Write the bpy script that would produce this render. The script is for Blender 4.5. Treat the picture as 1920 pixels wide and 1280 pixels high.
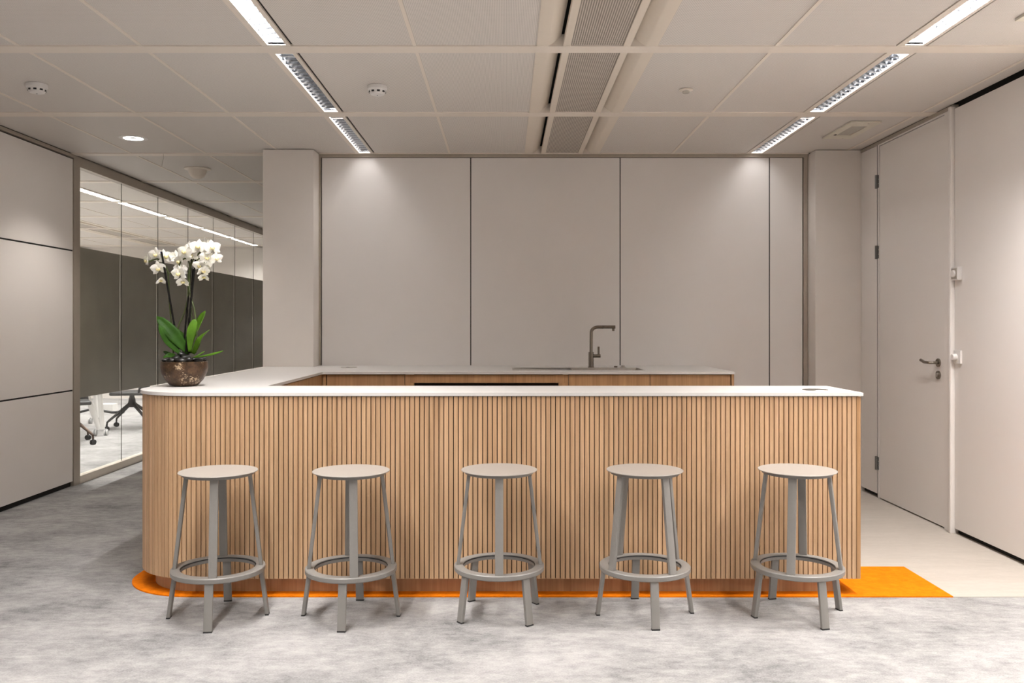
import bpy, bmesh, math, random
from mathutils import Vector, Matrix
from mathutils.geometry import tessellate_polygon
random.seed(7)
PI = math.pi
for o in list(bpy.data.objects):
    bpy.data.objects.remove(o, do_unlink=True)
S = bpy.context.scene
C = S.collection

# ------------------------------------------------------------------ camera, world, exposure
F_PX, VPX, VPY, CAM_H = 1640.0, 948.0, 610.0, 1.30      # image taken as 1920 x 1280
cam_d = bpy.data.cameras.new('camera')
cam = bpy.data.objects.new('camera', cam_d); C.objects.link(cam)
cam_d.sensor_width = 36.0
cam_d.lens = F_PX / 1920.0 * 36.0
cam_d.shift_x = (960 - VPX) / 1920.0
cam_d.shift_y = -(640 - VPY) / 1920.0
cam_d.clip_start = 0.05
cam.location = (0, 0, CAM_H); cam.rotation_euler = (PI / 2, 0, 0)
S.camera = cam
w = bpy.data.worlds.new('world'); S.world = w; w.use_nodes = True
w.node_tree.nodes['Background'].inputs[0].default_value = (1, 0.95, 0.9, 1)
w.node_tree.nodes['Background'].inputs[1].default_value = 0.02
S.view_settings.view_transform = 'Standard'
S.view_settings.look = 'None'
S.view_settings.gamma = 1.0
S.view_settings.use_curve_mapping = False
S.view_settings.exposure = 1.6
LAMP_COL = (1.0, 0.96, 0.935)
LAMP_W = 26.0            # one louvre tube
OFFICE_W = 33.0
SPOT_W = 20.0            # round downlight
H = 2.68                 # ceiling height

# ------------------------------------------------------------------ materials
def new_mat(name):
    m = bpy.data.materials.new(name); m.use_nodes = True
    nt = m.node_tree; b = nt.nodes['Principled BSDF']
    return m, nt, b
def N(nt, typ, **kw):
    n = nt.nodes.new(typ)
    for k, v in kw.items():
        if hasattr(n, k): setattr(n, k, v)
        else: n.inputs[k].default_value = v
    return n
def L(nt, a, b): nt.links.new(a, b)
def ramp(nt, fac, stops):
    r = nt.nodes.new('ShaderNodeValToRGB')
    e = r.color_ramp.elements
    while len(e) < len(stops): e.new(0.5)
    for i, (p, c) in enumerate(stops):
        e[i].position = p; e[i].color = (*c, 1)
    L(nt, fac, r.inputs[0]); return r
def coords(nt, scale, kind='Object'):
    tc = nt.nodes.new('ShaderNodeTexCoord'); mp = nt.nodes.new('ShaderNodeMapping')
    mp.inputs['Scale'].default_value = scale
    L(nt, tc.outputs[kind], mp.inputs[0]); return mp.outputs[0]
def bump(nt, b, fac, strength, dist=0.002):
    bp = nt.nodes.new('ShaderNodeBump'); bp.inputs['Strength'].default_value = strength
    bp.inputs['Distance'].default_value = dist
    L(nt, fac, bp.inputs['Height']); L(nt, bp.outputs[0], b.inputs['Normal'])
def plain(name, col, rough=0.5, metal=0.0, var=0.03, scale=30, spec=0.5):
    m, nt, b = new_mat(name)
    b.inputs['Roughness'].default_value = rough; b.inputs['Metallic'].default_value = metal
    b.inputs['Specular IOR Level'].default_value = spec
    n = N(nt, 'ShaderNodeTexNoise', Scale=1.0, Detail=3.0); L(nt, coords(nt, (scale,) * 3), n.inputs['Vector'])
    lo = tuple(max(0, c * (1 - var)) for c in col); hi = tuple(min(1, c * (1 + var)) for c in col)
    r = ramp(nt, n.outputs['Fac'], [(0.3, lo), (0.7, hi)])
    L(nt, r.outputs[0], b.inputs['Base Color'])
    return m
def emit(name, col, strength):
    m, nt, b = new_mat(name)
    b.inputs['Base Color'].default_value = (0.9, 0.9, 0.9, 1)
    b.inputs['Emission Color'].default_value = (*col, 1); b.inputs['Emission Strength'].default_value = strength
    return m
def wood(name, dark, light, gs=1.0, rough=0.5, per_obj=True, axis='z'):
    m, nt, b = new_mat(name); b.inputs['Roughness'].default_value = rough
    sc = {'z': (130 * gs, 130 * gs, 3.0 * gs), 'x': (3.0 * gs, 130 * gs, 130 * gs)}[axis]
    v = coords(nt, sc)
    n = N(nt, 'ShaderNodeTexNoise', noise_dimensions='4D', Scale=1.0, Detail=5.0, Roughness=0.6)
    L(nt, v, n.inputs['Vector'])
    sc2 = {'z': (28 * gs, 28 * gs, 1.1 * gs), 'x': (1.1 * gs, 28 * gs, 28 * gs)}[axis]
    n2 = N(nt, 'ShaderNodeTexNoise', noise_dimensions='4D', Scale=1.0, Detail=2.0)
    L(nt, coords(nt, sc2), n2.inputs['Vector'])
    mixf = N(nt, 'ShaderNodeMath', operation='ADD'); L(nt, n.outputs['Fac'], mixf.inputs[0]); L(nt, n2.outputs['Fac'], mixf.inputs[1])
    half = N(nt, 'ShaderNodeMath', operation='MULTIPLY'); L(nt, mixf.outputs[0], half.inputs[0]); half.inputs[1].default_value = 0.5
    r = ramp(nt, half.outputs[0], [(0.36, dark), (0.64, light)])
    out = r.outputs[0]
    if per_obj:
        oi = nt.nodes.new('ShaderNodeObjectInfo')
        mw = N(nt, 'ShaderNodeMath', operation='MULTIPLY'); L(nt, oi.outputs['Random'], mw.inputs[0]); mw.inputs[1].default_value = 90.0
        L(nt, mw.outputs[0], n.inputs['W']); L(nt, mw.outputs[0], n2.inputs['W'])
        mr = N(nt, 'ShaderNodeMapRange'); L(nt, oi.outputs['Random'], mr.inputs[0])
        mr.inputs[3].default_value = 0.92; mr.inputs[4].default_value = 1.07
        hs = nt.nodes.new('ShaderNodeHueSaturation'); L(nt, out, hs.inputs['Color']); L(nt, mr.outputs[0], hs.inputs['Value'])
        out = hs.outputs[0]
    L(nt, out, b.inputs['Base Color'])
    bump(nt, b, n.outputs['Fac'], 0.15, 0.0006)
    return m
def perforated(name, base, hole, pitch, rad, rough=0.55):
    """dots on a square grid: tiny punched holes"""
    m, nt, b = new_mat(name); b.inputs['Roughness'].default_value = rough
    v = coords(nt, (1 / pitch, 1 / pitch, 1 / pitch))
    fr = N(nt, 'ShaderNodeVectorMath', operation='FRACTION'); L(nt, v, fr.inputs[0])
    sx = nt.nodes.new('ShaderNodeSeparateXYZ'); L(nt, fr.outputs[0], sx.inputs[0])
    cb = nt.nodes.new('ShaderNodeCombineXYZ'); L(nt, sx.outputs[0], cb.inputs[0]); L(nt, sx.outputs[1], cb.inputs[1])
    ds = N(nt, 'ShaderNodeVectorMath', operation='DISTANCE'); L(nt, cb.outputs[0], ds.inputs[0]); ds.inputs[1].default_value = (0.5, 0.5, 0)
    lt = N(nt, 'ShaderNodeMath', operation='LESS_THAN'); L(nt, ds.outputs['Value'], lt.inputs[0]); lt.inputs[1].default_value = rad
    r = ramp(nt, lt.outputs[0], [(0.0, base), (1.0, hole)])
    L(nt, r.outputs[0], b.inputs['Base Color'])
    return m

def carpet_mat(name, stops, sc=(1.7, 2.3, 1.0), fine=(130, 210, 200)):
    m, nt, b = new_mat(name); b.inputs['Roughness'].default_value = 0.95
    b.inputs['Specular IOR Level'].default_value = 0.1
    n1 = N(nt, 'ShaderNodeTexNoise', Scale=1.0, Detail=10.0, Roughness=0.76, Distortion=0.15); L(nt, coords(nt, sc), n1.inputs['Vector'])
    n2 = N(nt, 'ShaderNodeTexNoise', Scale=1.0, Detail=3.0, Roughness=0.7); L(nt, coords(nt, fine), n2.inputs['Vector'])
    n3 = N(nt, 'ShaderNodeTexNoise', Scale=1.0, Detail=4.0, Roughness=0.75); L(nt, coords(nt, (13, 26, 20)), n3.inputs['Vector'])
    a = N(nt, 'ShaderNodeMath', operation='MULTIPLY_ADD'); L(nt, n2.outputs['Fac'], a.inputs[0]); a.inputs[1].default_value = 0.42; L(nt, n1.outputs['Fac'], a.inputs[2])
    a2 = N(nt, 'ShaderNodeMath', operation='MULTIPLY_ADD'); L(nt, n3.outputs['Fac'], a2.inputs[0]); a2.inputs[1].default_value = 0.46; L(nt, a.outputs[0], a2.inputs[2])
    s = N(nt, 'ShaderNodeMath', operation='MULTIPLY'); L(nt, a2.outputs[0], s.inputs[0]); s.inputs[1].default_value = 1 / 1.88
    r = ramp(nt, s.outputs[0], stops); L(nt, r.outputs[0], b.inputs['Base Color'])
    bump(nt, b, n2.outputs['Fac'], 0.5, 0.004)
    return m

M = {}
M['carpet'] = carpet_mat('grey_carpet', [(0.36, (0.13, 0.129, 0.131)), (0.46, (0.265, 0.260, 0.257)), (0.53, (0.355, 0.347, 0.340)), (0.63, (0.46, 0.450, 0.438))])
M['orange'] = carpet_mat('orange_carpet', [(0.34, (0.62, 0.13, 0.0)), (0.60, (0.90, 0.235, 0.004))], sc=(20, 20, 20), fine=(300, 300, 300))
M['vinyl'] = carpet_mat('beige_vinyl', [(0.34, (0.43, 0.392, 0.345)), (0.60, (0.515, 0.472, 0.42))], sc=(2, 9, 2), fine=(40, 160, 40))
nt = M['vinyl'].node_tree; nt.nodes['Principled BSDF'].inputs['Roughness'].default_value = 0.5
for n in list(nt.nodes):
    if n.type == 'BUMP': nt.nodes.remove(n)
M['wall'] = plain('wall_panel_white', (0.82, 0.785, 0.755), 0.5, var=0.008, scale=3)
M['plaster'] = plain('plaster_white', (0.78, 0.735, 0.69), 0.75, var=0.012, scale=6)
M['gap'] = plain('dark_gap', (0.012, 0.011, 0.010), 0.9)
M['trim'] = plain('trim_beige_metal', (0.42, 0.37, 0.31), 0.42, 0.25, var=0.02)
M['alu'] = plain('pale_aluminium', (0.62, 0.56, 0.48), 0.4, 0.35, var=0.02)
M['ceil_panel'] = perforated('perforated_ceiling_panel', (0.77, 0.725, 0.68), (0.42, 0.39, 0.355), 0.0075, 0.27)
M['ceil_bar'] = plain('ceiling_bar_cream', (0.82, 0.745, 0.66), 0.45, var=0.01)
M['grille'] = perforated('diffuser_grille', (0.60, 0.54, 0.47), (0.11, 0.095, 0.08), 0.011, 0.34)
M['cove'] = plain('diffuser_cream', (0.78, 0.70, 0.60), 0.4, var=0.01)
M['void'] = plain('ceiling_void', (0.05, 0.045, 0.04), 0.9)
M['louvre'] = plain('louvre_bright_metal', (0.50, 0.52, 0.55), 0.12, 1.0, var=0.02)
M['reflector'] = plain('lamp_reflector', (0.55, 0.56, 0.58), 0.12, 1.0, var=0.01)
M['white_plastic'] = plain('white_plastic', (0.78, 0.76, 0.74), 0.35, var=0.01)
M['cream_plastic'] = plain('cream_plastic', (0.72, 0.68, 0.58), 0.4, var=0.02)
M['frosted'] = plain('frosted_lens', (0.55, 0.52, 0.46), 0.25, var=0.05, scale=60)
M['black'] = plain('black_plastic', (0.012, 0.012, 0.013), 0.45)
M['black_glass'] = plain('black_glass', (0.004, 0.004, 0.005), 0.06, spec=0.6)
M['slat'] = wood('oak_slat', (0.45, 0.27, 0.14), (0.66, 0.435, 0.255), 1.0, 0.5)
M['slat_back'] = plain('slat_backing_dark', (0.010, 0.007, 0.005), 0.9, var=0.2)
M['plinth'] = wood('oak_plinth', (0.40, 0.23, 0.11), (0.60, 0.38, 0.205), 0.8, 0.5)
M['cab'] = wood('oak_cabinet', (0.33, 0.175, 0.072), (0.52, 0.305, 0.145), 0.7, 0.5)
M['top'] = plain('white_solid_surface', (0.745, 0.725, 0.70), 0.35, var=0.01, scale=80)
M['steel'] = plain('brushed_steel', (0.50, 0.47, 0.43), 0.3, 1.0, var=0.06, scale=40)
M['steel_dark'] = plain('faucet_steel', (0.25, 0.22, 0.185), 0.27, 1.0, var=0.05, scale=40)
M['hinge'] = plain('hinge_grey_metal', (0.20, 0.20, 0.20), 0.35, 0.7)
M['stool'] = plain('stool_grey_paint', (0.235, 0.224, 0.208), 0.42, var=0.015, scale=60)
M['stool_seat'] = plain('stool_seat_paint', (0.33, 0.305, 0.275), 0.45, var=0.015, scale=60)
M['seal'] = plain('dark_glass_seal', (0.045, 0.04, 0.034), 0.7, spec=0.2)
M['film'] = plain('grey_privacy_film', (0.33, 0.295, 0.24), 0.6, var=0.08, scale=4)
M['chair_black'] = plain('chair_black', (0.015, 0.015, 0.016), 0.5)
M['bronze'] = plain('chair_bronze', (0.085, 0.055, 0.04), 0.4, 0.6)
M['office_white'] = plain('table_white', (0.78, 0.77, 0.75), 0.4)
M['caster'] = plain('caster_grey', (0.5, 0.5, 0.5), 0.4)
M['pale_shell'] = plain('pale_shell', (0.74, 0.66, 0.56), 0.5)
M['petal'] = plain('orchid_petal', (0.88, 0.86, 0.78), 0.55, var=0.03, scale=120)
M['petal'].node_tree.nodes['Principled BSDF'].inputs['Subsurface Weight'].default_value = 0.15
M['petal'].node_tree.nodes['Principled BSDF'].inputs['Subsurface Radius'].default_value = (0.01, 0.01, 0.006)
M['lip'] = plain('orchid_lip', (0.84, 0.72, 0.38), 0.5, var=0.25, scale=150)
M['leaf'] = plain('orchid_leaf', (0.022, 0.066, 0.006), 0.5, spec=0.12, var=0.3, scale=18)
M['leaf_light'] = plain('orchid_leaf_light', (0.065, 0.150, 0.010), 0.5, spec=0.15, var=0.25, scale=18)
M['stem'] = plain('orchid_stem', (0.05, 0.065, 0.014), 0.6, var=0.4, scale=40)
M['cane'] = plain('support_cane', (0.006, 0.005, 0.004), 0.7, var=0.2, spec=0.15)
M['pebble'] = plain('dark_pebble', (0.012, 0.011, 0.010), 0.4, var=0.3, scale=20)
M['soil'] = plain('potting_bark', (0.03, 0.02, 0.013), 0.9, var=0.4, scale=80)
# speckled bronze bowl
m, nt, b = new_mat('speckled_bowl'); b.inputs['Roughness'].default_value = 0.38; b.inputs['Metallic'].default_value = 0.35
n1 = N(nt, 'ShaderNodeTexNoise', Scale=1.0, Detail=6.0, Roughness=0.7); L(nt, coords(nt, (30,) * 3), n1.inputs['Vector'])
n2 = N(nt, 'ShaderNodeTexNoise', Scale=1.0, Detail=5.0, Roughness=0.8); L(nt, coords(nt, (95,) * 3), n2.inputs['Vector'])
n3 = N(nt, 'ShaderNodeTexNoise', Scale=1.0, Detail=1.0); L(nt, coords(nt, (14,) * 3), n3.inputs['Vector'])
r1 = ramp(nt, n1.outputs['Fac'], [(0.35, (0.026, 0.012, 0.005)), (0.7, (0.105, 0.054, 0.023))])
mu = N(nt, 'ShaderNodeMath', operation='MULTIPLY'); L(nt, n2.outputs['Fac'], mu.inputs[0]); L(nt, n3.outputs['Fac'], mu.inputs[1])
r2 = ramp(nt, mu.outputs[0], [(0.33, (0, 0, 0)), (0.37, (1, 1, 1))])
mx = nt.nodes.new('ShaderNodeMix'); mx.data_type = 'RGBA'
L(nt, r2.outputs[0], mx.inputs[0]); L(nt, r1.outputs[0], mx.inputs[6]); mx.inputs[7].default_value = (0.55, 0.42, 0.28, 1)
L(nt, mx.outputs[2], b.inputs['Base Color']); bump(nt, b, n1.outputs['Fac'], 0.3, 0.002); M['bowl'] = m
# clear glass: straight-through light plus fresnel reflection
m, nt, b = new_mat('clear_glass'); nt.nodes.remove(b)
tr = nt.nodes.new('ShaderNodeBsdfTransparent'); tr.inputs[0].default_value = (0.95, 0.96, 0.95, 1)
gl = nt.nodes.new('ShaderNodeBsdfGlossy'); gl.inputs['Roughness'].default_value = 0.01
lwt = nt.nodes.new('ShaderNodeLayerWeight'); lwt.inputs[0].default_value = 0.5
pw = N(nt, 'ShaderNodeMath', operation='POWER'); L(nt, lwt.outputs['Facing'], pw.inputs[0]); pw.inputs[1].default_value = 5.0
fz = N(nt, 'ShaderNodeMath', operation='MULTIPLY_ADD'); L(nt, pw.outputs[0], fz.inputs[0]); fz.inputs[1].default_value = 0.92; fz.inputs[2].default_value = 0.035
ms = nt.nodes.new('ShaderNodeMixShader'); L(nt, fz.outputs[0], ms.inputs[0]); L(nt, tr.outputs[0], ms.inputs[1]); L(nt, gl.outputs[0], ms.inputs[2])
L(nt, ms.outputs[0], nt.nodes['Material Output'].inputs[0]); M['glass'] = m
M['lens_on'] = emit('downlight_lens', (1.0, 0.96, 0.90), 9.0)

# ------------------------------------------------------------------ mesh helpers
def bm_box(bm, x0, x1, y0, y1, z0, z1, bev=0.0, seg=2):
    vs = [bm.verts.new((x, y, z)) for x in (x0, x1) for y in (y0, y1) for z in (z0, z1)]
    fs = [(0, 1, 3, 2), (4, 6, 7, 5), (0, 4, 5, 1), (2, 3, 7, 6), (0, 2, 6, 4), (1, 5, 7, 3)]
    faces = [bm.faces.new([vs[i] for i in f]) for f in fs]
    if bev > 0:
        es = list({e for f in faces for e in f.edges})
        bmesh.ops.bevel(bm, geom=es, offset=bev, segments=seg, profile=0.6, affect='EDGES')
    return bm
def bm_lathe(bm, prof, seg=32, c=(0, 0, 0)):
    rings = []
    for r, z in prof:
        if r < 1e-6: rings.append([bm.verts.new((c[0], c[1], c[2] + z))])
        else: rings.append([bm.verts.new((c[0] + r * math.cos(2 * PI * i / seg), c[1] + r * math.sin(2 * PI * i / seg), c[2] + z)) for i in range(seg)])
    for a, b_ in zip(rings[:-1], rings[1:]):
        for i in range(seg):
            j = (i + 1) % seg
            if len(a) == 1 and len(b_) == 1: continue
            if len(a) == 1: bm.faces.new([a[0], b_[i], b_[j]])
            elif len(b_) == 1: bm.faces.new([a[i], b_[0], a[j]])
            else: bm.faces.new([a[i], b_[i], b_[j], a[j]])
    return bm
def bm_tube(bm, pts, r, seg=10):
    pts = [Vector(p) for p in pts]
    rr = r if isinstance(r, (list, tuple)) else [r] * len(pts)
    t0 = (pts[1] - pts[0]).normalized()
    up = Vector((0, 0, 1)) if abs(t0.z) < 0.9 else Vector((1, 0, 0))
    nrm = (up - t0 * up.dot(t0)).normalized()
    rings = []
    for i, p in enumerate(pts):
        if i == 0: t = pts[1] - p
        elif i == len(pts) - 1: t = p - pts[i - 1]
        else: t = (pts[i + 1] - p).normalized() + (p - pts[i - 1]).normalized()
        t.normalize(); nrm = (nrm - t * nrm.dot(t)).normalized(); bi = t.cross(nrm)
        rings.append([bm.verts.new(p + (nrm * math.cos(2 * PI * k / seg) + bi * math.sin(2 * PI * k / seg)) * rr[i]) for k in range(seg)])
    for a, b_ in zip(rings[:-1], rings[1:]):
        for k in range(seg):
            j = (k + 1) % seg; bm.faces.new([a[k], a[j], b_[j], b_[k]])
    bm.faces.new(rings[0][::-1]); bm.faces.new(rings[-1])
    return bm
def bm_prism(bm, poly, z0, z1, holes=()):
    loops = [poly] + list(holes)
    flat = [p for lp in loops for p in lp]
    lo = [bm.verts.new((p[0], p[1], z0)) for p in flat]; hi = [bm.verts.new((p[0], p[1], z1)) for p in flat]
    for t in tessellate_polygon([[Vector((p[0], p[1], 0)) for p in lp] for lp in loops]):
        bm.faces.new([hi[i] for i in t]); bm.faces.new([lo[i] for i in reversed(t)])
    k = 0
    for lp in loops:
        n = len(lp)
        for i in range(n):
            j = (i + 1) % n
            bm.faces.new([lo[k + i], lo[k + j], hi[k + j], hi[k + i]])
        k += n
    return bm
def extrude_profile_y(bm, prof, y0, y1):
    """prof: list of (x, z) closed loop; extruded along y"""
    a = [bm.verts.new((p[0], y0, p[1])) for p in prof]; b_ = [bm.verts.new((p[0], y1, p[1])) for p in prof]
    n = len(prof)
    for i in range(n):
        j = (i + 1) % n; bm.faces.new([a[i], a[j], b_[j], b_[i]])
    for t in tessellate_polygon([[Vector((p[0], p[1], 0)) for p in prof]]):
        bm.faces.new([a[i] for i in t]); bm.faces.new([b_[i] for i in reversed(t)])
    return bm
def mesh(name, bm, mat, smooth=False, ang=35):
    bmesh.ops.recalc_face_normals(bm, faces=bm.faces[:])
    me = bpy.data.meshes.new(name); bm.to_mesh(me); bm.free()
    if isinstance(mat, str): mat = M[mat]
    me.materials.append(mat)
    if smooth:
        me.shade_smooth()
        me.set_sharp_from_angle(angle=math.radians(ang))
    return me
def link(name, me, parent=None, loc=(0, 0, 0), rot=(0, 0, 0)):
    o = bpy.data.objects.new(name, me); C.objects.link(o)
    o.location = loc; o.rotation_euler = rot
    if parent: o.parent = parent
    return o
def obj(name, bm, mat, parent=None, smooth=False, loc=(0, 0, 0), rot=(0, 0, 0), label=None):
    o = link(name, mesh(name, bm, mat, smooth), parent, loc, rot)
    if label: o['label'] = label
    return o
def box(name, x0, x1, y0, y1, z0, z1, mat, parent=None, bev=0.0, label=None):
    return obj(name, bm_box(bmesh.new(), x0, x1, y0, y1, z0, z1, bev), mat, parent, label=label)
def tag(o, label, cat, group=None, kind=None):
    o['label'] = label; o['category'] = cat
    if group: o['group'] = group
    if kind: o['kind'] = kind
    return o
def struct(o, label, cat):
    return tag(o, label, cat, kind='structure')
def thing(name, label, cat, loc=(0, 0, 0), rotz=0, group=None):
    o = bpy.data.objects.new(name, None); C.objects.link(o); o.empty_display_size = 0.1
    o.location = loc; o.rotation_euler = (0, 0, rotz)
    return tag(o, label, cat, group)
def copy_tree(o, parent=None):
    c = o.copy(); C.objects.link(c); c.parent = parent
    for ch in list(o.children): copy_tree(ch, c)
    return c

# ------------------------------------------------------------------ setting: floor
XL, XR = -3.50, 2.80           # left wall / glass plane, right wall plane
YB, YF = 7.06, -3.0            # back wall panels, wall behind the camera
OX, OY = -9.2, 15.6            # office far corner
bm = bmesh.new(); bm_box(bm, OX - .1, XR + .2, YF - .1, OY + .1, -0.10, 0.0)
floor = struct(obj('floor', bm, 'carpet'), 'mottled grey carpet floor in front of the bar and along the corridor', 'floor')
YK = 4.185                     # carpet / vinyl joint
v = struct(box('floor_kitchen', -1.25, XR + .03, YK, YB + .1, 0.0, 0.003, 'vinyl'), 'smooth beige vinyl floor behind the bar beside the door', 'floor')
# bar outline
BX0, BX1, BY, RC = -1.86, 1.706, 4.20, 0.35
def bar_outline(off, x1, y1, yin, n=20):
    """L-free block: rounded front-left corner; off grows outwards"""
    r = RC + off; cx, cy = BX0 + RC, BY + RC
    pts = [(cx + r * math.cos(a), cy + r * math.sin(a)) for a in [PI + (PI / 2) * i / n for i in range(n + 1)]]
    return pts + [(x1, BY - off), (x1, yin), (BX0 - off, yin)]
r_or = 0.055
cx, cy = BX0 + RC, BY + RC
pts = [(cx + (RC + r_or) * math.cos(PI + PI / 2 * i / 20), max(YK - .003, cy + (RC + .015) * math.sin(PI + PI / 2 * i / 20))) for i in range(21)]
pts += [(2.14, YK - .003), (2.14, 4.70), (-1.25, 4.70), (-1.25, 6.85), (BX0 - r_or, 6.85)]
struct(obj('floor_inlay', bm_prism(bmesh.new(), pts, 0.0, 0.006), 'orange'), 'bright orange carpet inlay around the foot of the bar', 'floor')

# ------------------------------------------------------------------ walls
def panel_wall(name, label):
    return label
# back wall: dark backing, four tall panels
wb = struct(box('wall_back', -1.52, 2.47, YB + .022, YB + .14, 0, H + .1, 'gap'), 'back wall of tall pale grey panels behind the sink', 'wall')
edges = [-1.487, -0.281, 0.924, 2.130, 2.400]
for a, b_ in zip(edges[:-1], edges[1:]):
    box('wall_panel', a + .004, b_ - .004, YB, YB + .02, 0.035, 2.652, 'wall', wb, 0.0015)
for a in edges[1:-1]: box('shadow_joint', a - .0038, a + .0038, YB + .003, YB + .0215, 0.035, 2.652, 'gap', wb)
box('top_trim', -1.505, 2.437, YB - .012, YB + .02, 2.655, H - .001, 'trim', wb)
box('side_trim', -1.505, -1.490, YB - .012, YB + .02, 0.0, 2.655, 'trim', wb)
box('side_trim', 2.403, 2.437, YB - .006, YB + .02, 0.0, 2.655, 'trim', wb)
# pillar left of the panels, pier in the right corner
struct(box('wall_pillar', -1.905, -1.506, 6.86, 7.30, 0, H, 'plaster', None, 0.003), 'plain white plastered pillar at the left end of the back counter', 'pillar')
struct(box('wall_pier', 2.440, XR + .03, 6.89, 7.20, 0, H, 'plaster', None, 0.003), 'narrow cream plastered pier in the corner beside the door', 'pillar')
# left wall: three rows of panels
wl = struct(box('wall_left', XL - .14, XL - .022, YF, 7.08, 0, H + .1, 'gap'), 'left wall of wide pale panels in three rows', 'wall')
zs = [0.035, 0.775, 1.905, 2.650]
for ya, yb in ((YF, 0.6), (0.6, 4.2), (4.2, 7.075)):
    for a, b_ in zip(zs[:-1], zs[1:]):
        box('wall_panel', XL - .02, XL, ya + .003, yb - .003, a + .006, b_ - .006, 'wall', wl, 0.0015)
for a in zs[1:-1]: box('shadow_joint', XL - .0215, XL - .003, YF, 7.07, a - .0057, a + .0057, 'gap', wl)
box('top_trim', XL - .02, XL + .012, YF, 7.075, 2.655, H - .001, 'trim', wl)
# right wall
wr = struct(box('wall_right', XR + .03, XR + .14, YF, 7.2, 0, H + .1, 'gap'), 'right wall of pale panels with a flush door', 'wall')
box('wall_panel', XR, XR + .028, 6.595, 6.885, 0.035, 2.655, 'wall', wr, 0.0015)
box('wall_panel', XR, XR + .028, 3.4, 5.452, 0.035, 2.650, 'wall', wr, 0.0015)
box('wall_panel', XR, XR + .028, YF, 3.394, 0.035, 2.650, 'wall', wr, 0.0015)
box('top_trim', XR - .006, XR + .028, 5.46, 6.885, 2.657, H - .001, 'trim', wr)
# wall behind the camera and far closures
struct(box('wall_front', OX, XR + .2, YF - .12, YF, 0, H + .1, 'plaster'), 'plain wall behind the viewpoint', 'wall')
struct(box('wall_corridor', -1.80, -1.70, 7.30, OY, 0, H + .1, 'plaster'), 'corridor wall running back from the white pillar', 'wall')
wo = struct(box('wall_office', OX, -1.7, OY, OY + .12, 0, H + .1, 'plaster'), 'far end wall of the glazed office', 'wall')
struct(box('wall_office_side', OX - .12, OX, YF, OY, 0, H + .1, 'plaster'), 'far side wall of the glazed office', 'wall')
struct(box('wall_office_divider', OX, XL - .15, 6.2, 6.3, 0, H + .1, 'plaster'), 'dividing wall of the glazed office behind the left panels', 'wall')

# ------------------------------------------------------------------ glazed partition = window_1
w1 = bpy.data.objects.new('window_1', None); C.objects.link(w1); w1.location = (XL, 7.1, 0)
struct(w1, 'floor to ceiling glass partition with a dark grey privacy band', 'window')
def child_world(o, parent):
    o.parent = parent; o.matrix_parent_inverse = parent.matrix_basis.inverted(); return o
def wbox(name, *a, **k):
    par = k.pop('par'); o = box(name, *a, **k); return child_world(o, par)
wbox('end_post', XL - .06, XL + .005, 7.08, 7.185, 0, H - .001, 'trim', par=w1)
wbox('bottom_rail', XL - .06, XL + .005, 7.185, OY, 0, 0.062, 'alu', par=w1)
wbox('top_rail', XL - .06, XL + .005, 7.185, OY, 2.60, H - .001, 'trim', par=w1)
py = [7.19] + [8.02 + .84 * i for i in range(10)]
for a, b_ in zip(py[:-1], py[1:]):
    g = wbox('pane', XL - .034, XL - .022, a + .004, b_ - .004, 0.06, 2.61, 'glass', par=w1)
    f = box('privacy_film', XL - .038, XL - .0355, a + .004, b_ - .004, 0.70, 1.95, 'film')
    f.parent = g
    f['label'] = 'dark grey privacy band on the glass'
    wbox('pane_joint', XL - .0235, XL - .0215, b_ - .004, b_ + .004, 0.06, 2.61, 'seal', par=w1)

# ------------------------------------------------------------------ ceiling
BEAM0, BP, BW = 4.376, 1.35, 0.052
LX = [(-1.204, -1.050), (1.930, 2.090)]               # light strips in the room
OLX = [(-4.40, -4.246), (-7.53, -7.376)]
DX = (0.152, 0.751)
ceil = struct(box('ceiling', OX - .1, XR + .2, YF - .1, OY + .1, H + .10, H + .20, 'void'), 'suspended ceiling of perforated cream metal panels', 'ceiling')
beams = [BEAM0 + BP * k for k in range(-3, 9)]
pm = {}
def cpanel(x0, x1, y0, y1):
    wd, dp = round(x1 - x0, 3), round(y1 - y0, 3)
    if (wd, dp) not in pm:
        pm[(wd, dp)] = mesh('ceiling_panel', bm_box(bmesh.new(), 0, wd, 0, dp, 0, 0.02), 'ceil_panel')
    link('ceiling_panel', pm[(wd, dp)], ceil, (x0, y0, H + .005))
def cbar(x, y0, y1, wd=0.018):
    key = ('bar', round(y1 - y0, 3), wd)
    if key not in pm: pm[key] = mesh('grid_bar', bm_box(bmesh.new(), -wd / 2, wd / 2, 0, key[1], 0, 0.02), 'ceil_bar')
    link('grid_bar', pm[key], ceil, (x, y0, H + .001))
room_cols = [(-3.49, -3.01), (-3.01, -2.41), (-2.41, -1.805), (-1.805, -1.204), (-1.05, -.45), (-.45, .152), (.751, 1.340), (1.340, 1.93), (2.09, 2.70), (2.70, 2.80)]
corr_cols = room_cols[:3]
off_cols = [(-9.2, -8.73), (-8.73, -8.13), (-8.13, -7.53), (-7.376, -6.78), (-6.78, -6.18), (-5.58, -4.99), (-4.99, -4.40), (-4.246, -3.53)]
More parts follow.
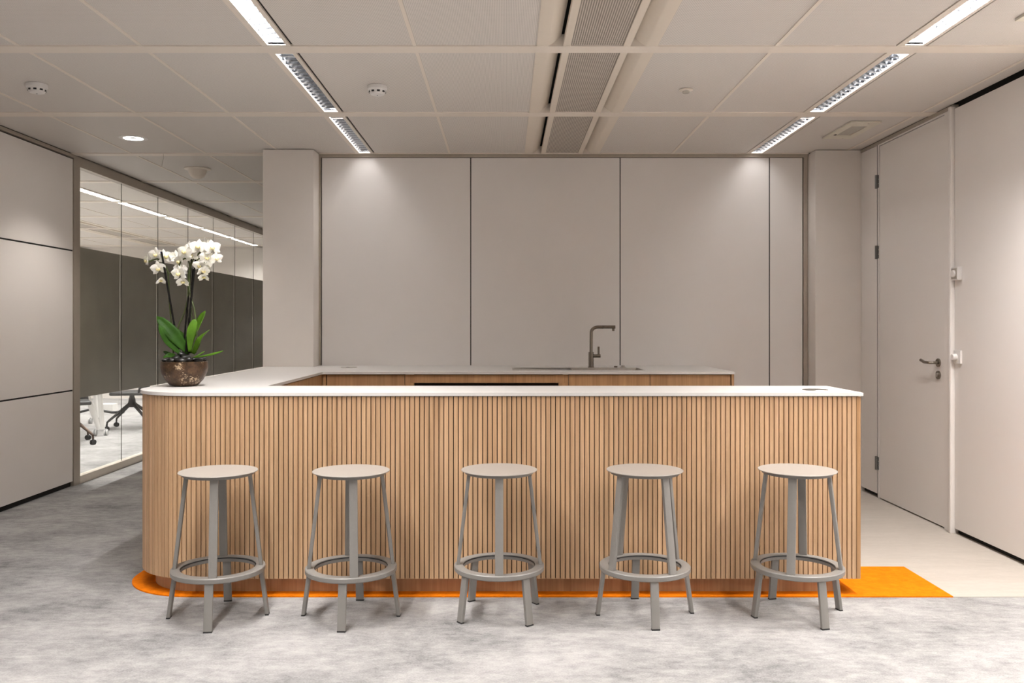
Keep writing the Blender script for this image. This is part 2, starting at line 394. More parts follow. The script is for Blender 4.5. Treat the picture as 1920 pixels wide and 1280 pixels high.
for k, yb in enumerate(beams):
    y0, y1 = yb + BW, yb + BP - BW
    if yb < OY:
        x1 = XR if yb < 7.0 else -1.81
        if 7.0 < yb < 7.2: box('cross_beam', -1.50, 2.435, yb - BW, YB - .013, H - .001, H + .06, 'ceil_bar', ceil)
        box('cross_beam', XL + .012, x1, yb - BW, yb + BW, H - .001, H + .06, 'ceil_bar', ceil)
        if yb > 6.9: box('cross_beam', OX, XL - .06, yb - BW, yb + BW, H - .001, H + .06, 'ceil_bar', ceil)
    cols = room_cols if yb < 6.9 else corr_cols
    for (a, b_) in cols:
        if yb > 1.0: cpanel(a, b_, y0, y1)
    if yb > 1.0:
        for x in ((-3.01, -2.41, -1.805, -.45, 1.340, 2.70) if yb < 6.9 else (-3.01, -2.41)): cbar(x, y0, y1)
    if yb > 7.0:
        for (a, b_) in off_cols: cpanel(a, b_, y0, min(y1, OY))
        for x in (-4.99, -6.78, -8.13, -8.73): cbar(x, y0, min(y1, OY))
# plain ceiling fields where nothing is seen: over and behind the viewpoint, over the office front
box('ceiling_field', XL, XR, YF, beams[0] + .0 + BP - BW - 1.35, H + .005, H + .025, 'ceil_bar', ceil)
for k in range(0, 1):
    y0, y1 = beams[0] + BW, beams[0] + BP - BW
    for (a, b_) in room_cols: box('ceiling_field', a, b_, y0, y1, H + .005, H + .025, 'ceil_bar', ceil)
box('ceiling_field', OX, XL - .06, 6.3, 7.02, H + .005, H + .025, 'ceil_bar', ceil)
box('corner_field', -1.81, -1.506, 7.07, 7.35, H + .005, H + .025, 'ceil_bar', ceil)

# ------------------------------------------------------------------ louvre lights
def make_light(on=True):
    """origin at the centre of the trim, on the ceiling plane; length 1.246"""
    t = thing('linear_ceiling_light', 'x', 'ceiling light')
    hl = 0.6225; hw = 0.077; lw = 0.044
    bm = bmesh.new()
    bm_box(bm, -hw, -lw, -hl, hl, 0, 0.012); bm_box(bm, lw, hw - .012, -hl, hl, 0, 0.012)
    bm_box(bm, -lw, lw, -hl, -hl + .02, 0, 0.012); bm_box(bm, -lw, lw, hl - .02, hl, 0, 0.012)
    obj('trim_frame', bm, 'ceil_bar', t)
    obj('shadow_slot', bm_box(bmesh.new(), hw - .012, hw - .003, -hl, hl, 0.010, 0.014), 'gap', t)
    bm = bmesh.new()                                 # open trough with sloping sides
    prof = [(-lw, 0.004), (-lw - .008, 0.045), (-lw + .006, 0.085), (lw - .006, 0.085), (lw + .008, 0.045), (lw, 0.004)]
    a = [bm.verts.new((p[0], -hl + .02, p[1])) for p in prof]; b_ = [bm.verts.new((p[0], hl - .02, p[1])) for p in prof]
    for i in range(5): bm.faces.new([a[i], a[i + 1], b_[i + 1], b_[i]])
    bm.faces.new(a); bm.faces.new(b_[::-1])
    obj('reflector', bm, 'reflector', t)
    nb = 17; pit = (2 * hl - .04) / nb
    bmm = bmesh.new()
    prof = [(-.0015, 0.006), (.0015, 0.006), (.0050, 0.038), (-.0050, 0.038)]
    a = [bmm.verts.new((-lw, p[0], p[1])) for p in prof]; b_ = [bmm.verts.new((lw, p[0], p[1])) for p in prof]
    for i in range(4):
        j = (i + 1) % 4; bmm.faces.new([a[i], a[j], b_[j], b_[i]])
    bmm.faces.new(a); bmm.faces.new(b_[::-1])
    me = mesh('louvre_blade', bmm, 'louvre')
    for i in range(1, nb):
        link('louvre_blade', me, t, (0, -hl + .02 + pit * i, 0))
    return t
def lamp_light(parent, power):
    ld = bpy.data.lights.new('lamp_tube', 'AREA'); ld.shape = 'RECTANGLE'; ld.size = 0.05; ld.size_y = 1.16
    ld.energy = power; ld.color = LAMP_COL
    lo = bpy.data.objects.new('lamp_tube', ld); C.objects.link(lo); lo.parent = parent; lo.location = (0, 0, 0.046)
    return lo
proto = make_light(); first = True
def place_light(x, y, label, power, group):
    global first
    t = proto if first else copy_tree(proto); first = False
    t.location = (x, y, H); tag(t, label, 'ceiling light', group)
    pend.append((t, power))
pend = []
rows = [b + BP / 2 for b in beams]
G = 'linear louvre lights in the ceiling'
names = ['brightly lit louvre light at the upper %s edge of the picture', 'middle louvre light of the %s ceiling strip', 'louvre light of the %s ceiling strip touching the back wall']
for (xa, xb), side in zip(LX, ('left', 'right')):
    xc = (xa + xb) / 2
    for k in range(0, 5):
        yb = beams[k]
        nm = 'unseen %s louvre light over the foreground, %s' % (side, ('nearest the viewpoint', 'second from the viewpoint')[k]) if k < 2 else names[k - 2] % side
        place_light(xc, yb + BP / 2, nm, LAMP_W * (1.0, 1.0, 1.0, 0.06, 0.075)[k], G)
onames = ['office louvre light seen through the glass, nearest the left panels', 'second office louvre light seen through the glass', 'third office louvre light seen through the glass', 'fourth office louvre light seen through the glass', 'office louvre light seen through the glass, nearest the end wall']
oi = 0
onames.insert(4, 'fifth office louvre light seen through the glass')
for xa, xb in OLX:
    for k in range(5, 11):
        if beams[k] + BP > OY: continue
        yb = beams[k]
        nm = onames[min(oi, 5)] if xa > -5 else 'louvre light deep in the office behind the grey band, %s from the left panels' % ['first', 'second', 'third', 'fourth', 'fifth', 'sixth'][k - 5]
        place_light((xa + xb) / 2, yb + BP / 2, nm, OFFICE_W, G + ' of the office'); oi += 1
for t, p in pend: lamp_light(t, p)

# ------------------------------------------------------------------ air diffusers
def make_diffuser():
    t = thing('air_diffuser', 'x', 'air vent')
    hl = BP / 2 - BW; x0, x1 = DX; xc = (x0 + x1) / 2; hw = (x1 - x0) / 2
    for s, nm in ((-1, 'cove'), (1, 'cove')):
        pr = [(s * hw, 0.0)]
        pr.append((s * (hw - .055), 0.0))
        for i in range(1, 9):
            a = i / 8.0
            pr.append((s * (hw - .055 - .068 * a), 0.052 * (a ** 1.35)))
        up = [(x, z + .006) for x, z in pr[::-1]]
        obj(nm, extrude_profile_y(bmesh.new(), pr + up, -hl, hl), 'cove', t, smooth=True)
    for s in (-1, 1):
        xs = sorted((s * .130, s * .166))
        obj('rail', bm_box(bmesh.new(), xs[0], xs[1], -hl, hl, 0.0, 0.03), 'cove', t)
    obj('perforated_plate', bm_box(bmesh.new(), -.130, .130, -hl, hl, 0.006, 0.012), 'grille', t)
    obj('black_slot', bm_box(bmesh.new(), -.176, .176, -hl, hl, 0.085, 0.09), 'gap', t)
    return t
dp = make_diffuser(); xc = sum(DX) / 2
dn = {2: 'perforated air diffuser strip at the top edge of the picture', 3: 'middle perforated air diffuser strip in the ceiling', 4: 'perforated air diffuser strip ending at the back wall'}
ff = True
for k in range(0, 5):
    t = dp if ff else copy_tree(dp); ff = False
    t.location = (xc, beams[k] + BP / 2, H)
    tag(t, dn.get(k, 'perforated air diffuser strip out of view above the foreground, ' + ('nearest the viewpoint', 'second from the viewpoint', '', '', '')[k]), 'air vent', 'air diffuser strips')
for k in range(5, 11):
    if beams[k] + BP > OY: continue
    t = copy_tree(dp); t.location = (-5.88, beams[k] + BP / 2, H)
    tag(t, ['office air diffuser strip beside the left panels', 'second office air diffuser strip seen through the glass', 'third office air diffuser strip seen through the glass', 'fourth office air diffuser strip seen through the glass', 'fifth office air diffuser strip seen through the glass', 'office air diffuser strip farthest back behind the glass'][k - 5], 'air vent', 'air diffuser strips of the office')

# ------------------------------------------------------------------ small ceiling fittings
def downlight(x, y, label, lit=True, power=SPOT_W):
    t = thing('round_downlight', label, 'ceiling light', (x, y, H), 0, 'round downlights')
    obj('ring', bm_lathe(bmesh.new(), [(.070, .004), (.070, -.003), (.098, -.003), (.102, .0), (.102, .004)], 40), 'white_plastic', t, True)
    obj('lens', bm_lathe(bmesh.new(), [(0, 0.002), (.070, 0.002)], 40), 'lens_on', t)
    obj('lens_centre', bm_lathe(bmesh.new(), [(0.0, 0.0), (.024, 0.0), (.027, .0025)], 24), 'frosted', t)
    ld = bpy.data.lights.new('lamp', 'SPOT'); ld.energy = power; ld.color = (1.0, 0.93, 0.86)
    ld.spot_size = math.radians(115); ld.spot_blend = 0.6; ld.shadow_soft_size = 0.05
    lo = bpy.data.objects.new('lamp', ld); C.objects.link(lo); lo.parent = t; lo.location = (0, 0, -.012)
    return t
downlight(2.63, 3.90, 'round lit downlight out of view beside the right wall', power=SPOT_W * 1.9)
downlight(-2.745, 6.45, 'round lit downlight in the ceiling near the left panels', power=SPOT_W)
def detector(x, y, label):
    t = thing('smoke_detector', label, 'smoke detector', (x, y, H), 0, 'smoke detectors')
    obj('base', bm_lathe(bmesh.new(), [(0, 0.003), (.057, 0.003), (.057, -.016), (.054, -.020), (0, -.020)], 36), 'white_plastic', t, True)
    obj('sensor_head', bm_lathe(bmesh.new(), [(.050, -.020), (.048, -.034), (.038, -.046), (.018, -.050), (0, -.050)], 36), 'white_plastic', t, True)
    for i in range(9):
        a = 2 * PI * i / 9 + .1
        bm = bm_box(bmesh.new(), -.0085, .0085, -.004, .004, -.005, .005, .001)
        obj('slot', bm, 'black', t, loc=(.045 * math.cos(a), .045 * math.sin(a), -.032), rot=(0, 0, a + PI / 2))
    obj('status_lamp', bm_lathe(bmesh.new(), [(0, -.0525), (.004, -.051), (.004, -.049), (0, -.049)], 10), 'black', t)
detector(-2.69, 5.02, 'round white smoke detector at the left of the ceiling')
detector(-.742, 5.06, 'round white smoke detector between the left light strip and the diffuser')
t = thing('dome_speaker', 'pale dome speaker on the ceiling in front of the glass', 'speaker', (-2.72, 7.72, H))
obj('flange', bm_lathe(bmesh.new(), [(0, .003), (.112, .003), (.112, -.004), (.100, -.008), (0, -.008)], 40), 'ceil_bar', t, True)
obj('dome', bm_lathe(bmesh.new(), [(.080, -.008), (.074, -.035), (.058, -.065), (.034, -.083), (0, -.088)], 40), 'ceil_bar', t, True)
t = thing('sprinkler', 'small cream sprinkler rosette in the ceiling', 'sprinkler', (1.058, 5.13, H))
obj('rosette', bm_lathe(bmesh.new(), [(0, .003), (.040, .003), (.040, -.002), (.024, -.006), (0, -.006)], 28), 'ceil_bar', t, True)
obj('cap', bm_lathe(bmesh.new(), [(0, -.006), (.020, -.006), (.020, -.018), (0, -.020)], 24), 'frosted', t, True)
def emergency(x0, x1, y0, y1, label):
    t = thing('emergency_light', label, 'emergency light', ((x0 + x1) / 2, (y0 + y1) / 2, H), 0, 'emergency lights')
    hx, hy = (x1 - x0) / 2, (y1 - y0) / 2
    bm = bmesh.new(); ix, iy = hx * .50, hy * .58
    bm_prism(bm, [(-hx, -hy), (hx, -hy), (hx, hy), (-hx, hy)], -.008, .003, holes=[[(-ix, -iy), (ix, -iy), (ix, iy), (-ix, iy)]])
    obj('frame', bm, 'cream_plastic', t)
    obj('lens', bm_box(bmesh.new(), -ix, ix, -iy, iy, -.003, .002), 'frosted', t)
    obj('latch', bm_box(bmesh.new(), -ix - .022, -ix - .006, iy - .05, iy - .02, -.010, -.008), 'gap', t)
    for yy in (-hy + .03, hy - .03): obj('screw', bm_lathe(bmesh.new(), [(0, -.010), (.005, -.010), (.006, -.008)], 10), 'steel', t, loc=(0.03, yy, 0))
emergency(2.335, 2.545, 5.92, 6.44, 'cream rectangular emergency light in the ceiling above the door')
emergency(2.30, 2.51, 3.42, 3.95, 'cream emergency light cut off by the top right corner')
tag(obj('loose_wire', bm_tube(bmesh.new(), [(-2.752, 7.03, H + .002), (-2.748, 7.03, H - .035), (-2.756, 7.03, H - .06), (-2.762, 7.03, H - .10)], .0013, 6), 'trim'), 'thin loose wire hanging from the ceiling near the downlight', 'wire')

# ------------------------------------------------------------------ door in the right wall
d1 = bpy.data.objects.new('door_1', None); C.objects.link(d1); d1.location = (XR, 6.04, 0)
struct(d1, 'tall flush pale door with a steel lever handle', 'door')
wbox('door_leaf', XR + .001, XR + .028, 5.582, 6.548, 0.012, 2.640, 'wall', par=d1, bev=.0015)
wbox('frame_jamb', XR - .004, XR + .028, 5.490, 5.577, 0.0, 2.656, 'wall', par=d1, bev=.002)
wbox('frame_jamb', XR - .002, XR + .028, 6.552, 6.578, 0.0, 2.656, 'wall', par=d1, bev=.002)
wbox('frame_head', XR - .002, XR + .028, 5.577, 6.552, 2.645, 2.656, 'wall', par=d1)
bm = bmesh.new(); bm_box(bm, XR - .026, XR + .028, 5.456, 5.488, 0.0, 2.668, .008, 3)
child_world(obj('cable_duct', bm, 'wall', smooth=True), d1)
for z in (2.38, 1.85, 0.266):
    h = child_world(obj('hinge', bm_tube(bmesh.new(), [(XR - .010, 6.582, z - .05), (XR - .010, 6.582, z + .05)], .011, 12), 'hinge', smooth=True), d1)
    for dz in (-.033, 0, .033):
        k = obj('hinge_plate', bm_box(bmesh.new(), XR - .008, XR + .004, 6.555, 6.60, z + dz - .014, z + dz + .014), 'hinge')
        k.parent = h
hy, hz = 5.655, 1.06
def disc_x(x0, x1, y, z, r, ry=1.0, seg=28):
    bm = bmesh.new(); a = []; b_ = []
    for i in range(seg):
        c, s = math.cos(2 * PI * i / seg), math.sin(2 * PI * i / seg)
        a.append(bm.verts.new((x0, y + r * c, z + r * ry * s))); b_.append(bm.verts.new((x1, y + r * c, z + r * ry * s)))
    for i in range(seg):
        j = (i + 1) % seg; bm.faces.new([a[i], a[j], b_[j], b_[i]])
    bm.faces.new(a); bm.faces.new(b_[::-1]); return bm
hd = child_world(obj('door_handle', disc_x(XR - .008, XR + .002, hy, hz, .027), 'steel_dark', smooth=True), d1)
lv = obj('lever', bm_tube(bmesh.new(), [(XR - .006, hy, hz), (XR - .045, hy, hz), (XR - .055, hy + .006, hz), (XR - .058, hy + .02, hz), (XR - .055, hy + .08, hz), (XR - .052, hy + .135, hz + .012)], .0098, 14), 'steel_dark', smooth=True)
lv.parent = hd
es = child_world(obj('escutcheon', disc_x(XR - .008, XR + .002, hy, .98, .027), 'steel_dark', smooth=True), d1)
ky = obj('lock_cylinder', disc_x(XR - .016, XR - .006, hy, .98, .009, 1.6), 'steel', smooth=True)
ky.parent = es
for ya, yb, z1 in ((5.5775, 5.5815, 2.640), (6.5485, 6.5515, 2.640), (6.5785, 6.5945, 2.655)):
    wbox('shadow_joint', XR + .003, XR + .0285, ya, yb, 0.012, z1, 'gap', par=d1)
# wall controls
t = thing('thermostat', 'small square thermostat with a grey face high beside the door', 'thermostat', (XR, 5.405, 1.62))
obj('housing', bm_box(bmesh.new(), -.028, 0, -.040, .040, -.040, .040, .003), 'white_plastic', t)
obj('grey_face', bm_box(bmesh.new(), -.030, -.027, -.032, .034, -.032, .032), 'steel', t)
obj('dial', bm_lathe(bmesh.new(), [(0, .012), (.020, .012), (.022, .008), (.022, 0), (0, 0)], 24), 'white_plastic', t, True, loc=(-.029, .002, 0), rot=(0, -PI / 2, 0))
t = thing('dimmer_switch', 'white dimmer with a round knob beside the door lever', 'switch', (XR, 5.405, 1.105))
obj('plate', bm_box(bmesh.new(), -.012, 0, -.041, .041, -.041, .041, .003), 'white_plastic', t)
obj('knob', bm_lathe(bmesh.new(), [(0, .026), (.017, .026), (.020, .022), (.021, 0), (0, 0)], 24), 'white_plastic', t, True, loc=(-.011, .010, 0), rot=(0, -PI / 2, 0))

# ------------------------------------------------------------------ bar counter
ZT0, ZT1 = 0.962, 0.978
SL_T = 0.012; ZS = 0.083
bar = thing('bar_counter', 'long bar counter clad in vertical oak slats with a rounded left corner', 'bar counter', (0, 0, 0))
def outline(off, yin, x1):
    r = RC + off; cx, cy = BX0 + RC, BY + RC
    p = [(cx + r * math.cos(PI + PI / 2 * i / 24), cy + r * math.sin(PI + PI / 2 * i / 24)) for i in range(25)]
    return p + [(x1, BY - off), (x1, yin), (BX0 - off, yin)]
body = obj('backing', bm_prism(bmesh.new(), outline(-SL_T - .001, 4.64, BX1 - .020), ZS + .002, ZT0), 'slat_back', bar)
box('backing', BX0 + SL_T + .001, BX0 + SL_T + .014, 4.64, 6.85, ZS + .002, ZT0, 'slat_back', bar)
box('end_panel', BX1 - .019, BX1, BY + .002, 4.66, ZS, ZT0 - .004, 'cab', bar, .001)
box('inner_panel', -1.27, BX1 - .02, 4.641, 4.66, 0.10, ZT0, 'cab', bar)
obj('plinth', bm_prism(bmesh.new(), outline(-.062, 4.60, BX1 - .105), 0.006, ZS + .002), 'plinth', bar)
box('plinth', BX0 + .062, BX0 + .08, 4.60, 6.85, 0.006, ZS + .002, 'plinth', bar)
PIT = 0.0234
sw = 0.0195
sm = mesh('slat', bm_box(bmesh.new(), -sw / 2, sw / 2, 0, SL_T, ZS, ZT0 - .003, .0012, 1), 'slat')
xs0, xs1 = BX0 + RC, BX1 - .020
nf = round((xs1 - xs0) / PIT)
for i in range(nf):
    link('slat', sm, bar, (xs0 + (i + .5) * (xs1 - xs0) / nf, BY, 0))
na = round(RC * PI / 2 / PIT)
for i in range(na):
    a = PI + (PI / 2) * (i + .5) / na
    link('slat', sm, bar, (BX0 + RC + RC * math.cos(a), BY + RC + RC * math.sin(a), 0), (0, 0, a + PI / 2))
nl = round((6.85 - BY - RC) / PIT)
for i in range(nl):
    link('slat', sm, bar, (BX0, BY + RC + (i + .5) * (6.85 - BY - RC) / nl, 0), (0, 0, -PI / 2))
# continuous worktop
ov = 0.010
r = RC + ov; cx, cy = BX0 + RC, BY + RC
outer = [(cx + r * math.cos(PI + PI / 2 * i / 32), cy + r * math.sin(PI + PI / 2 * i / 32)) for i in range(33)]
outer += [(BX1 + .008, BY - ov), (BX1 + .008, 4.675), (-1.27, 4.675), (-1.27, 6.07), (1.592, 6.07), (1.592, 6.855), (BX0 - ov, 6.855)]
SX0, SX1, SY0, SY1 = 0.05, 1.005, 6.29, 6.66
hole = [(SX0, SY0), (SX0, SY1), (SX1, SY1), (SX1, SY0)]
tag(obj('worktop', bm_prism(bmesh.new(), outer, ZT0, ZT1, holes=[hole]), 'top'), 'continuous thin white worktop with a rounded corner over the bar and cabinets', 'worktop')
bk = box('upstand', -1.50, 1.592, 6.858, YB - .001, ZT0, ZT1, 'top'); tag(bk, 'white worktop strip filling the gap to the back wall', 'worktop')
# sink
t = thing('sink', 'inset brushed steel sink with a sloping drainer in the back counter', 'sink', (0, 0, 0))
bm = bmesh.new()
def rect(x0, x1, y0, y1): return [(x0, y0), (x1, y0), (x1, y1), (x0, y1)]
bm_prism(bm, rect(SX0 + .001, SX1 - .001, SY0 + .001, SY1 - .001), ZT1 - .002, ZT1 + .001, holes=[rect(SX0 + .012, SX1 - .012, SY0 + .012, SY1 - .012)])
obj('rim', bm, 'steel', t)
bm = bmesh.new()
v0 = [bm.verts.new(p) for p in ((SX0 + .012, SY0 + .012, ZT1 - .001), (SX0 + .012, SY1 - .012, ZT1 - .001), (SX0 + .44, SY1 - .012, ZT1 - .014), (SX0 + .44, SY0 + .012, ZT1 - .014))]
v1 = [bm.verts.new((q.co.x, q.co.y, q.co.z - .002)) for q in v0]
bm.faces.new(v0); bm.faces.new(v1[::-1])
for i in range(4): bm.faces.new([v0[i], v0[(i + 1) % 4], v1[(i + 1) % 4], v1[i]])
obj('drainer', bm, 'steel', t)
bm = bmesh.new(); bx0, bx1, by0, by1 = SX0 + .44, SX1 - .012, SY0 + .012, SY1 - .012
a = [bm.verts.new((x, y, ZT1 - .001)) for x, y in rect(bx0, bx1, by0, by1)]
b_ = [bm.verts.new((x, y, ZT1 - .18)) for x, y in rect(bx0 + .02, bx1 - .02, by0 + .02, by1 - .02)]
for i in range(4): bm.faces.new([a[i], a[(i + 1) % 4], b_[(i + 1) % 4], b_[i]])
bm.faces.new(b_)
obj('basin', bm, 'steel', t)
obj('drain', bm_lathe(bmesh.new(), [(0, .004), (.035, .004), (.042, 0)], 24), 'steel_dark', t, True, loc=((bx0 + bx1) / 2, (by0 + by1) / 2, ZT1 - .18))
# faucet
fx, fy = 0.656, 6.715
t = thing('faucet', 'tall angular steel kitchen faucet behind the sink', 'faucet', (fx, fy, ZT1))
obj('base', bm_lathe(bmesh.new(), [(0, 0), (.024, 0), (.024, .006), (.020, .008), (.020, .118), (0, .118)], 24), 'steel_dark', t, True)
pts = [(0, 0, .11), (.002, 0, .27)] + [(.055 - .053 * math.cos(a), 0, .27 + .040 * math.sin(a)) for a in [PI / 2 * i / 8 for i in range(1, 9)]] + [(.185, -.01, .310)]
obj('spout', bm_tube(bmesh.new(), pts, .0125, 16), 'steel_dark', t, True)
obj('nozzle', bm_lathe(bmesh.new(), [(0, 0), (.009, 0), (.010, .02), (0, .02)], 16), 'steel_dark', t, True, loc=(.170, -.009, .280))
obj('spray_ring', bm_tube(bmesh.new(), [(.088, -.004, .310), (.091, -.004, .310)], .0134, 16), 'black', t, True)
hb = obj('handle_block', bm_tube(bmesh.new(), [(.015, 0, .088), (.072, 0, .088)], .0135, 16), 'steel_dark', t, True)
obj('lever', bm_box(bmesh.new(), .050, .066, -.008, .008, .092, .160, .003), 'steel_dark', hb)
t = thing('sink_plug_control', 'small round steel plug control beside the faucet', 'plug control', (0.90, 6.71, ZT1))
obj('knob', bm_lathe(bmesh.new(), [(0, 0), (.022, 0), (.022, .004), (.014, .008), (.014, .016), (0, .017)], 20), 'steel', t, True)
obj('cap', bm_lathe(bmesh.new(), [(0, 0), (.013, 0), (.013, .012), (0, .013)], 16), 'steel_dark', t, True, loc=(-.055, 0, 0))
# pop-up sockets
def socket(x, y, label):
    t = thing('socket_disc', label, 'power outlet', (x, y, ZT1), 0, 'round flush socket covers')
    obj('ring', bm_lathe(bmesh.new(), [(.050, 0), (.050, .003), (.060, .003), (.062, 0)], 40), 'steel', t, True)
    obj('lid', bm_lathe(bmesh.new(), [(0, .0025), (.049, .0025), (.049, 0)], 40), 'steel', t, True)
    obj('finger_notch', bm_box(bmesh.new(), -.012, .012, -.050, -.036, .0025, .004), 'black', t)
socket(1.546, 4.37, 'round steel socket cover at the right end of the bar top')
socket(-1.20, 6.70, 'round steel socket cover on the back worktop near the pillar')

# ------------------------------------------------------------------ cabinets
def cabinet(name, x0, x1, label, doors=1):
    t = thing(name, label, 'cabinet', ((x0 + x1) / 2, 6.12, 0), 0, 'oak base cabinets under the back worktop')
    hw = (x1 - x0) / 2
    obj('body', bm_box(bmesh.new(), -hw + .001, hw - .001, 0, .70, .10, .78), 'slat_back', t)
    obj('seam_blocker', bm_box(bmesh.new(), -hw + .001, hw - .001, 0, .02, .781, ZT0 - .002), 'slat_back', t)  # dark strip added so no light passes through the door seams
    obj('toe_kick', bm_box(bmesh.new(), -hw + .001, hw - .001, .05, .065, .003, .10), 'plinth', t)
    obj('door', bm_box(bmesh.new(), -hw + .002, hw - .002, -.020, -.001, .105, ZT0 - .006, .001), 'cab', t)
    return t
cabinet('base_cabinet', -1.248, -.703, 'oak base cabinet next to the inner corner of the counter')
cabinet('base_cabinet', .439, 1.008, 'oak base cabinet under the faucet')
cabinet('base_cabinet', 1.008, 1.570, 'oak base cabinet at the right end of the back counter')
t = thing('appliance_cabinet', 'wide oak cabinet housing a black glass appliance', 'cabinet', (-.132, 6.12, 0))
obj('body', bm_box(bmesh.new(), -.570, .570, .60, .70, .10, ZT0 - .002), 'slat_back', t)
obj('top_rail', bm_box(bmesh.new(), -.569, .569, -.020, -.001, .900, ZT0 - .006), 'cab', t)
obj('bottom_rail', bm_box(bmesh.new(), -.569, .569, -.020, -.001, .105, .30), 'cab', t)
obj('stile', bm_box(bmesh.new(), -.569, -.506, -.020, -.001, .30, .900), 'cab', t)
obj('stile', bm_box(bmesh.new(), .502, .569, -.020, -.001, .30, .900), 'cab', t)
obj('toe_kick', bm_box(bmesh.new(), -.569, .569, .05, .065, .003, .10), 'plinth', t)
t = thing('built_in_appliance', 'black glass fronted appliance recessed in the back cabinets', 'appliance', (-.134, 6.12, .302))
obj('housing', bm_box(bmesh.new(), -.500, .500, .012, .55, 0, .595), 'black', t)
obj('glass_door', bm_box(bmesh.new(), -.498, -.003, -.006, .011, 0.002, .592), 'black_glass', t)
obj('glass_door', bm_box(bmesh.new(), .003, .498, -.006, .011, 0.002, .592), 'black_glass', t)
tag(box('cabinet_end_panel', 1.573, 1.590, 6.085, 6.82, .003, ZT0 - .001, 'cab'), 'thin oak side panel closing the right end of the back cabinets', 'panel')
for i, (ya, yb) in enumerate(((4.69, 5.39), (5.39, 6.09))):
    t = thing('side_cabinet', ['oak cabinet in the left arm of the counter, next to the bar', 'oak cabinet in the left arm of the counter, next to the back corner'][i], 'cabinet', (-1.30, (ya + yb) / 2, 0), 0, 'oak cabinets in the left arm of the counter')
    hw = (yb - ya) / 2
    obj('body', bm_box(bmesh.new(), -.50, 0, -hw + .001, hw - .001, .10, ZT0 - .002), 'slat_back', t)
    obj('door', bm_box(bmesh.new(), .001, .020, -hw + .002, hw - .002, .105, ZT0 - .006), 'cab', t)
    obj('toe_kick', bm_box(bmesh.new(), -.05, -.04, -hw + .001, hw - .001, .006, .10), 'plinth', t)
tag(box('corner_filler', -1.30, -1.252, 6.10, 6.14, .006, ZT0 - .004, 'cab'), 'narrow oak filler strip in the inner corner of the counter', 'panel')

# ------------------------------------------------------------------ bar stools
def leg_bm(p0, p1, ang, wd=.036, th=.016):
    """flat bar from p0 to p1 in the radial plane of angle ang"""
    bm = bmesh.new(); ca, sa = math.cos(ang), math.sin(ang)
    rad = Vector((ca, sa, 0)); tan = Vector((-sa, ca, 0))
    rings = []
    for (r, z) in (p0, p1):
        c = rad * r + Vector((0, 0, z))
        rings.append([bm.verts.new(c + tan * (wd / 2 * a) + rad * (th / 2 * b_)) for a, b_ in ((-1, -1), (1, -1), (1, 1), (-1, 1))])
    for i in range(4): bm.faces.new([rings[0][i], rings[0][(i + 1) % 4], rings[1][(i + 1) % 4], rings[1][i]])
    f0 = bm.faces.new(rings[0][::-1]); f1 = bm.faces.new(rings[1])
    es = [e for e in bm.edges if e not in list(f0.edges) + list(f1.edges)]
    bmesh.ops.bevel(bm, geom=es, offset=.0025, segments=2, affect='EDGES', profile=.5)
    return bm
lm_up = mesh('upper_leg', leg_bm((.136, .634), (.1855, .222), 0), 'stool', True)
lm_lo = mesh('lower_leg', leg_bm((.187, .202), (.214, .004), 0), 'stool', True)
ft = mesh('foot_pad', leg_bm((.2135, .006), (.2143, 0.0), 0, .037, .017), 'black')
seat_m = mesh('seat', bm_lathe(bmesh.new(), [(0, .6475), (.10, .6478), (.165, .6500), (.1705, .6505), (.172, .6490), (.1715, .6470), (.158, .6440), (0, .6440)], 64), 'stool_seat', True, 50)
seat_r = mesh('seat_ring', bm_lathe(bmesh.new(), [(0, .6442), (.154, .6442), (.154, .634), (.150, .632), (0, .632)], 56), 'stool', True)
ring_m = mesh('footrest_ring', bm_lathe(bmesh.new(), [(.163, .222), (.163, .204), (.165, .199), (.200, .199), (.2035, .203), (.2035, .219), (.200, .2225), (.166, .2235), (.163, .222)], 72), 'stool', True)
bear_m = mesh('bearing', bm_lathe(bmesh.new(), [(.1600, .2185), (.1600, .2150), (.1628, .2150), (.1628, .2185), (.1600, .2185)], 72), 'black', True)
stools = [(-1.286, 3.916, 6.6, 11.0, 'grey metal bar stool farthest left, below the orchid'),
          (-.693, 3.926, -1.0, 13.5, 'second grey metal bar stool from the rounded corner of the bar'),
          (-.029, 3.958, 38.0, 0.5, 'middle grey metal bar stool of the five at the bar'),
          (.628, 3.949, 3.5, 31.0, 'fourth grey metal bar stool, with paired upper legs on each side'),
          (1.317, 3.950, 13.5, -26.5, 'grey metal bar stool at the right end of the bar')]
for x, y, al, au, lab in stools:
    t = thing('bar_stool', lab, 'stool', (x, y, 0), 0, 'grey bar stools along the bar')
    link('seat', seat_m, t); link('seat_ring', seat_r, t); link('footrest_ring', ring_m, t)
    link('bearing', bear_m, t)['label'] = 'dark bearing groove inside the ring'
    for i in range(4):
        link('upper_leg', lm_up, t, rot=(0, 0, math.radians(au + 90 * i)))
        lo = link('lower_leg', lm_lo, t, rot=(0, 0, math.radians(al + 90 * i)))
        link('foot_pad', ft, lo)

